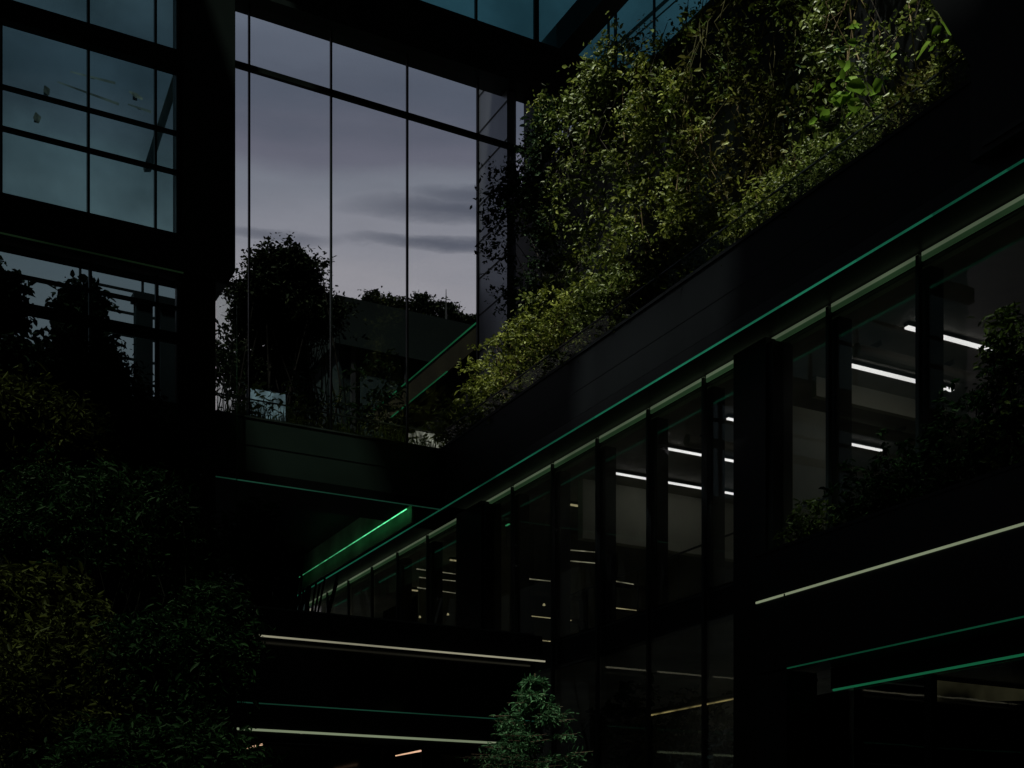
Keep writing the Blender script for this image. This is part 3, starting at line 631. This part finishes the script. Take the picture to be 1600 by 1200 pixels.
def shrub(name, label, cat, base, ell, n, per, leaf, m, seed, group=None, rad=.22, trunk=.05, stem_mat=None, outdir=None, frac=.35, elong=1.9, shell=.55, flat=.8):
    """ell: list of (centre, radii) ellipsoids making an uneven crown"""
    r = np.random.default_rng(seed); cs = []
    vols = np.array([e[1][0] * e[1][1] * e[1][2] for e in ell]) ** .67; vols /= vols.sum()
    for (c, ra), v in zip(ell, vols):
        k = max(3, int(n * v)); d = r.normal(size=(k, 3)); d /= np.linalg.norm(d, axis=1)[:, None]
        rr = (shell + (1.08 - shell) * r.random(k) ** .6)[:, None] * (1 + .18 * r.normal(size=(k, 1)))
        cs.append(np.array(c) + d * rr * np.array(ra))
    cs = np.concatenate(cs)
    t = thing(name, base, label, cat, group)
    leaf_obj('foliage', clumps(cs, per, rad, seed + 1, flat), leaf, m, t, seed + 2, outdir=outdir, elong=elong)
    stems(base, cs, trunk, seed, stem_mat or bark, t, 'trunk' if 'tree' in name else 'stem', frac=frac)
    return t

# climbing plants of the green wall: each plant holds a stretch of wall; front surface bulges unevenly
def wall_front(y, z):
    v = mnoise.noise(Vector((y * .45, z * .5, 3.1))) * 1.1 + mnoise.noise(Vector((y * 1.1, z * 1.1, 8.))) * .55
    far = max(0, min(1, (y - 19) / 6)); top = max(0, min(1, (z - 12.2) / 2.5))
    return XG - .45 - min(max(0, v) * 1.15, .35 if y > 24.3 else 1.1) - far * top * (.05 if y > 24.3 else .5)
rr = random.Random(11)
cols = [(9.9, 12.0), (12.0, 14.0), (14.0, 16.2), (16.2, 18.6), (18.6, 21.2), (21.2, 24.0), (24.0, 26.9)]
names = ['nearest climbing plant on the green wall, beside the black wing wall', 'climbing plant with the broad lime leaves in front of it', 'climbing plant on the green wall left of the broad lime leaves',
         'brownish twiggy climbing plant in the middle of the green wall', 'bright yellow green climbing plant in the middle of the green wall', 'climbing plant with glossy leaves spilling over the wall top', 'farthest climbing plant, dark and hanging over the pale clad wall']
for i, (y0, y1) in enumerate(cols):
    cs = []; dens = 21.0
    ztop = 16.0 if y0 < 21 else 16.5
    zlow = 9.95 if y0 < 18 else (10.6 if y0 < 23 else 12.2)
    area = (y1 - y0) * (ztop - zlow)
    for k in range(int(area * dens)):
        y = rr.uniform(y0 - .25, y1 + .25); z = rr.uniform(zlow, ztop)
        if mnoise.noise(Vector((y * .9, z * .9, 20))) < -.12 and rr.random() < .85: continue
        x = wall_front(y, z) + rr.uniform(-.12, .35)
        cs.append((x, y, z))
    if i >= 5:   # spilling over the coping
        for k in range(90): 
            y = rr.uniform(y0, y1 + .2); cs.append((rr.uniform(13.75 if y > 24.3 else 13.5, 14.8), y, rr.uniform(16.0, 16.6 + .25 * math.sin(y * 2.1))))
    t = thing('climbing_plant', (XG - .2, (y0 + y1) / 2, 9.9), names[i], 'climbing plant', 'climbing plants on the green wall')
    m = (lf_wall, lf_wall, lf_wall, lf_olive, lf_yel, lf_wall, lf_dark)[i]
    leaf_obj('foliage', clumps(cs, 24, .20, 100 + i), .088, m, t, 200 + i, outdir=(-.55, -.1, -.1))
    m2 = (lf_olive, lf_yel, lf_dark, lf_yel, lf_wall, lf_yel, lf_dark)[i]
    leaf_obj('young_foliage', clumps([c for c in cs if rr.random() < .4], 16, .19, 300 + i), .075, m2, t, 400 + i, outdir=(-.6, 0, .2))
    b = MB()
    for k in range(12):
        y = rr.uniform(y0, y1); z = 9.9; x = XG - .15; p = Vector((x, y, z))
        while z < ztop - .4:
            z += rr.uniform(.5, .9); y += rr.uniform(-.35, .35); q = Vector((wall_front(y, z) + rr.uniform(.05, .3), y, z)); b.tube(p, q, .009, .007, 4); p = q
    b.build('stem', twigm if i in (2, 3, 4) else bark, t)

# broad-leaved plant
p0 = at(1335, 150, 0); 
cs = []
for px, py in ((1335, 75), (1350, 95), (1330, 110), (1345, 125), (1300, 145), (1318, 150), (1360, 140), (1375, 130), (1330, 165), (1300, 175), (1325, 185), (1345, 160), (1420, 120), (1435, 110), (1470, 70), (1480, 60), (1500, 90), (1290, 195)):
    cs.append(on_x(px, py, 13.15))
t = thing('broadleaf_plant', (13.4, 13.5, 9.9), 'plant with large bright lime leaves near the top right of the green wall', 'plant')
leaf_obj('foliage', clumps(cs, 3, .12, 77), .21, lf_broad, t, 78, outdir=(-.9, 0, -.2), elong=1.5); stems((13.5, 13.4, 9.9), cs, .02, 4, bark, t)

# shrubs in the upper planter
defs = [((690, 590, 790, 680), 13.25, .55, 'lime ferny shrub at the corner where the two planters meet', lf_yel, .13),
        ((740, 480, 850, 600), 13.4, .6, 'light feathery shrub rising beside the pale clad wall', lf_yel, .10),
        ((810, 440, 920, 560), 13.35, .6, 'bushy yellow green shrub in the middle of the rising planter', lf_yel, .11),
        ((900, 420, 990, 520), 13.3, .5, 'rounded olive shrub right of the bushy yellow green one', lf_wall, .11),
        ((990, 390, 1060, 465), 13.3, .45, 'low arching shrub below the twiggy climber', lf_olive, .11),
        ((1060, 330, 1150, 420), 13.25, .45, 'low dark shrub below the middle of the green wall', lf_wall, .10),
        ((1230, 235, 1330, 300), 13.2, .4, 'low shrub under the broad lime leaves', lf_wall, .10),
        ((1400, 130, 1500, 200), 13.2, .4, 'low olive shrub at the near end of the rising planter', lf_olive, .10),
        ((1140, 290, 1240, 370), 13.2, .4, 'small twiggy shrub between two low shrubs, right of the dark fascia patch', lf_yel, .09),
        ((1320, 180, 1410, 250), 13.2, .4, 'leafy low shrub directly under the lime leaves plant, toward the wing wall', lf_wall, .09),
        ((1470, 90, 1540, 150), 13.2, .35, 'last low shrub touching the black wing wall', lf_yel, .09)]
for i, ((x0, y0, x1, y1), X0, dp, lab, m, ls) in enumerate(defs):
    c = on_x((x0 + x1) / 2, (y0 + y1) / 2, X0); a = on_x(x0, y1, X0); b = on_x(x1, y0, X0)
    ry = abs(a[1] - b[1]) / 2; hh = c[2] - 9.7; rz = max(.4, abs(b[2] - a[2]) / 2 * .55)
    zc = 9.9 + (c[2] - 9.9)
    ell = [((X0, c[1], zc), (dp, ry * .8, rz)), ((X0 - .1, c[1] + ry * .5, zc - .3), (dp * .8, ry * .6, rz * .7)), ((X0 + .1, c[1] - ry * .5, zc + .1), (dp * .8, ry * .55, rz * .8)), ((X0, c[1], (zc + 9.9) / 2), (dp * .7, ry * .7, (zc - 9.9) * .5))]
    shrub('planter_shrub', lab, 'shrub', (X0, c[1], 9.88), ell, 190 if i < 4 else 150, 20, ls * .8, m, 500 + i * 7, 'shrubs in the rising planter', rad=.13, trunk=.03, stem_mat=twigm, outdir=(-.3, 0, .25), elong=2.3)

gc = np.random.default_rng(66); cs = [(gc.uniform(12.72, 13.5), y, 9.95 + gc.uniform(0, .55) * (1 + .5 * math.sin(y * 1.7))) for y in gc.uniform(10.8, 27.0, 900)]
o = leaf_obj('ground_cover', clumps(cs, 16, .12, 67), .075, lf_wall, None, 68, outdir=(-.4, 0, .1), elong=2.2); tag(o, 'low leafy ground cover along the edge of the rising planter', 'ground cover', kind='stuff')
# plants on the planter bridge
for i, (px, py, w, h, lab, m) in enumerate(((385, 645, 40, 40, 'small leafy plant beside the thick black column on the bridge', lf_wall), (440, 648, 50, 48, 'lime leaved plant in front of the added glow panel', lf_yel), (500, 660, 45, 38, 'yellowish low plant right of the added glow panel on the bridge', lf_wall),
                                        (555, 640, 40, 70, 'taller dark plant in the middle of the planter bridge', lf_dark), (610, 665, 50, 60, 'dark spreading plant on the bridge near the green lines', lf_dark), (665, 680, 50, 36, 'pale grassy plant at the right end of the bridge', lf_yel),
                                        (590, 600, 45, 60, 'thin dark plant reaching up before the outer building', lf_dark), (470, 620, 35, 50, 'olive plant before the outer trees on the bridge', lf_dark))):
    yy = 28.3 + (i % 3) * .25; c = on_y(px, py, yy); rx = w / F * 29; rz = h / F * 29
    zc = max(c[2], 10.0 + rz * .3)
    shrub('bridge_plant', lab, 'plant', (c[0], yy, 9.9), [((c[0], yy, zc), (rx, .35, rz)), ((c[0] + rx * .5, yy, zc - rz * .4), (rx * .7, .3, rz * .6))], 46, 9, .13, m, 700 + i * 5, 'plants on the planter bridge', rad=.10, trunk=.02, elong=2.6)
t = MB(); gr = random.Random(3)
for k in range(1500):
    x = gr.uniform(xy(345, 28.2), 13.9); y = gr.uniform(27.65, 28.9); h = gr.uniform(.25, .75); a = gr.uniform(-.2, .2); b = gr.uniform(-.15, .15)
    n0 = len(t.v); t.v += [(x - .01, y, 9.89), (x + .01, y, 9.89), (x + a * .5 + .007, y + b * .5, 9.89 + h * .6), (x + a * .5 - .007, y + b * .5, 9.89 + h * .6), (x + a, y + b, 9.89 + h)]
    t.f += [[n0, n0 + 1, n0 + 2, n0 + 3], [n0 + 3, n0 + 2, n0 + 4]]
o = t.build('planter_grass', lf_wall); tag(o, 'fine grass filling the planter bridge', 'grass', kind='stuff')

# trees outside
def tree(label, px, py, wpx, hpx, yy, n, per, leaf, seed, rad=.3, m=None, trunk=.22, lobes=7, top_bias=0, cat='tree', group='trees outside the glass', shell=.2):
    c = on_y(px, py, yy); k = yy / ray(px, py)[1] / F; rx = wpx * k; rz = hpx * k; r = random.Random(seed)
    ell = [(c, (rx * .62, rx * .6, rz * .62))]
    for i in range(lobes):
        a = 2 * math.pi * i / lobes + r.uniform(-.3, .3)
        ell.append(((c[0] + math.cos(a) * rx * .55, c[1] + r.uniform(-.5, .5) * rx, c[2] + math.sin(a) * rz * .55), (rx * r.uniform(.28, .48), rx * .4, rz * r.uniform(.25, .42))))
    return shrub('tree', label, cat, (c[0], yy, -1.6), ell, n, per, leaf, m or lf_sil, seed, group, rad=rad, trunk=trunk, shell=shell, stem_mat=barkd, frac=.12)
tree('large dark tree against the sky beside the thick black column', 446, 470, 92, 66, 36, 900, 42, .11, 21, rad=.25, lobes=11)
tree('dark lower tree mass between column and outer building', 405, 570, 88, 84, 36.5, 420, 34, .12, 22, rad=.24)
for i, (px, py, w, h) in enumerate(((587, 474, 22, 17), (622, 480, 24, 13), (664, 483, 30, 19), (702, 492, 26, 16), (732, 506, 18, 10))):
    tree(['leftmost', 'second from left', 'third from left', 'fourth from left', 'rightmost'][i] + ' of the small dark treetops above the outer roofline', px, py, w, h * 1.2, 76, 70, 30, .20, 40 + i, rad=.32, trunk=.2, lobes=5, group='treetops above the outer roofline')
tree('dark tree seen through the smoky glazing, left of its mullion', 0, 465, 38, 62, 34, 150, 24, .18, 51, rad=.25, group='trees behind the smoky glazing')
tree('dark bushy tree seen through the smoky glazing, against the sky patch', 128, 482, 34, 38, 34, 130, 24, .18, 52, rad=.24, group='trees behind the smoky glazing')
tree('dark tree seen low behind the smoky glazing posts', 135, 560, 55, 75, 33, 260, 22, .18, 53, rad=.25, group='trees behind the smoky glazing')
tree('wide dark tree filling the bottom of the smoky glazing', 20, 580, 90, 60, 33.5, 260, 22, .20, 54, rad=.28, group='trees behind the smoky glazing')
tree('slender tree under the planter bridge beside the black column', 395, 860, 62, 95, 26.0, 200, 18, .12, 61, rad=.17, m=lf_green, group='trees inside the atrium', trunk=.035)

# big foliage in the lower left foreground
fg = [((60, 690, 120, 90), 17.5, lf_olive, 'yellow olive tree at the left edge, highest of the foreground foliage', .17),
      ((200, 700, 110, 60), 18.5, lf_dark, 'dark bushy tree behind the foreground foliage, left of the black column', .15),
      ((185, 830, 130, 110), 15.5, lf_green, 'deep green tree in the middle of the lower left foliage', .13),
      ((45, 950, 100, 60), 14.0, lf_olive, 'yellow leaved branch mass at the left edge below the middle', .15),
      ((90, 1080, 150, 130), 13.2, lf_olive, 'olive brown tree filling the bottom left corner', .12),
      ((270, 1060, 120, 110), 13.5, lf_green, 'deep green tree spreading furthest right in the lower left foliage', .13),
      ((240, 1190, 150, 60), 12.5, lf_green, 'low green shrub along the bottom edge, left of the fir', .12),
      ((90, 820, 120, 90), 16.8, lf_green, 'dark tree between the olive trees at the left edge', .12),
      ((290, 900, 70, 110), 17.5, lf_green, 'dark narrow tree directly in front of the thick black column base', .12),
      ((150, 600, 90, 60), 19.0, lf_dark, 'darkest tree top, just below the smoky glazing', .12),
      ((330, 980, 55, 60), 14.5, lf_green, 'small leafy tree at the right end of the foreground foliage', .11)]
for i, ((px, py, w, h), s, m, lab, ls) in enumerate(fg):
    c = at(px, py, s); k = s / F; r = random.Random(800 + i); rx = w * k; rz = h * k
    ell = [(c, (rx * .7, rx * .6, rz * .7))]
    for j in range(6):
        a = 2 * math.pi * j / 6 + r.uniform(-.3, .3); ell.append(((c[0] + math.cos(a) * rx * .6, c[1] + r.uniform(-.3, .3) * rx, c[2] + math.sin(a) * rz * .6), (rx * .4, rx * .4, rz * .4)))
    shrub('foreground_tree', lab, 'tree', (c[0], c[1], -1.6), ell, 380, 26, ls * .66, m, 820 + i * 3, 'trees in the lower left foreground', rad=.16, trunk=.06, outdir=(0, -.2, .1), elong=2.9, shell=.3)

# fir
def fir(loc, h, label, m, seed, wid=2.1, name='fir_tree'):
    t = thing(name, loc, label, 'tree'); r = random.Random(seed); b = MB(); pos = []; base = Vector(loc); top = base + Vector((0, 0, h))
    b.tube(base, top, .045, .006, 7); z = h * .25
    while z < h - .02:
        f = 1 - z / h; nb = 7
        for k in range(nb):
            a = r.uniform(0, 2 * math.pi); L_ = wid * f ** 1.15 * h / 2.2 * r.uniform(.6, 1.15) + .04; d = Vector((math.cos(a), math.sin(a), r.uniform(.05, .3)))
            p = base + Vector((0, 0, z)); prev = p
            for s in range(1, 6):
                q = p + d * L_ * s / 5 + Vector((0, 0, -.10 * (s / 5) ** 2 * L_)); b.tube(prev, q, .007 * (1 - s / 7), .006 * (1 - s / 6), 4)
                for u in range(5):
                    g_ = prev.lerp(q, u / 5); pos.append(tuple(g_ + Vector((r.gauss(0, .012), r.gauss(0, .012), r.gauss(0, .01)))))
                prev = q
            if r.random() < .9:
                for sgn in (-1, 1):
                    for fr in (.45, .7):
                        q0 = p + d * L_ * fr; dd = Vector((d.x * .6 - sgn * d.y * .8, d.y * .6 + sgn * d.x * .8, .02)); 
                        for u in range(6): pos.append(tuple(q0 + dd * L_ * .45 * u / 6))
                        b.tube(q0, q0 + dd * L_ * .45, .004, .002, 3)
        z += .085 + .07 * (z / h)
    for k in range(20): pos.append(tuple(top + Vector((r.gauss(0, .02), r.gauss(0, .02), -r.random() * .25))))
    leaf_obj('foliage', clumps(pos, 2, .012, seed), .055, m, t, seed, elong=3.2, up=.5); b.build('trunk', mat('fir_bark', (.12, .07, .05), .8), t)
c = at(836, 1052, 14.0); fir((c[0], c[1], -1.6), c[2] + 1.6, 'young fir tree lit green at the bottom centre', lf_fir, 9)

# shrubs behind the ground-floor glass and at the lower right planter
for i, (px, py, w, h, X0, m, lab, ls) in enumerate(((985, 1120, 50, 60, 14.6, lf_green, 'leafy shrub behind the lower glazing, nearest the fir', .13), (1060, 1140, 50, 60, 14.6, lf_green, 'leafy shrub behind the lower glazing, between two mullions', .12), (1120, 1150, 40, 55, 14.8, lf_green, 'leafy shrub behind the lower glazing, beside the pier', .12))):
    c = on_x(px, py, X0); k = X0 / ray(px, py)[0] / F
    shrub('indoor_shrub', lab, 'shrub', (X0, c[1], -1.6), [(c, (.5, w * k * 1.3, h * k)), ((c[0], c[1], c[2] - .4), (.4, w * k, h * k))], 100, 12, ls, m, 900 + i, 'shrubs behind the lower glazing', rad=.13, trunk=.03)
for i, (px, py, w, h, X0, lab, m) in enumerate(((1265, 810, 28, 30, 13.05, 'small leafy shrub at the left end of the lower planter', lf_wall), (1340, 775, 50, 40, 13.05, 'low spreading shrub before the strip lamps in the lower planter', lf_green), (1400, 740, 45, 50, 13.0, 'dark green shrub in the middle of the lower planter', lf_green),
                                   (1490, 690, 60, 70, 12.98, 'tall dark shrub in front of the right windows', lf_green), (1570, 620, 50, 110, 12.95, 'tallest dark shrub at the right edge of the frame', lf_green), (1580, 520, 30, 40, 12.9, 'yellowish shrub top at the right edge of the frame', lf_wall))):
    c = on_x(px, py, X0); k = X0 / ray(px, py)[0] / F
    shrub('lower_shrub', lab, 'shrub', (X0, c[1], 4.87), [(c, (.28, w * k, h * k)), ((X0, c[1] + .15, (c[2] + 4.9) / 2), (.22, w * k * .8, max(.15, (c[2] - 4.9) * .5)))], 130 if i > 1 else 60, 12, .085, m, 940 + i * 4, 'shrubs in the lower planter', rad=.09, trunk=.02, elong=2.3)
c = on_x(1345, 1165, 14.2)
shrub('indoor_shrub', 'small sparkling shrub behind the ground floor window, lower right', 'shrub', (14.2, c[1], -1.6), [(c, (.2, .16, .3))], 40, 8, .06, lf_yel, 990, rad=.07, trunk=.02)
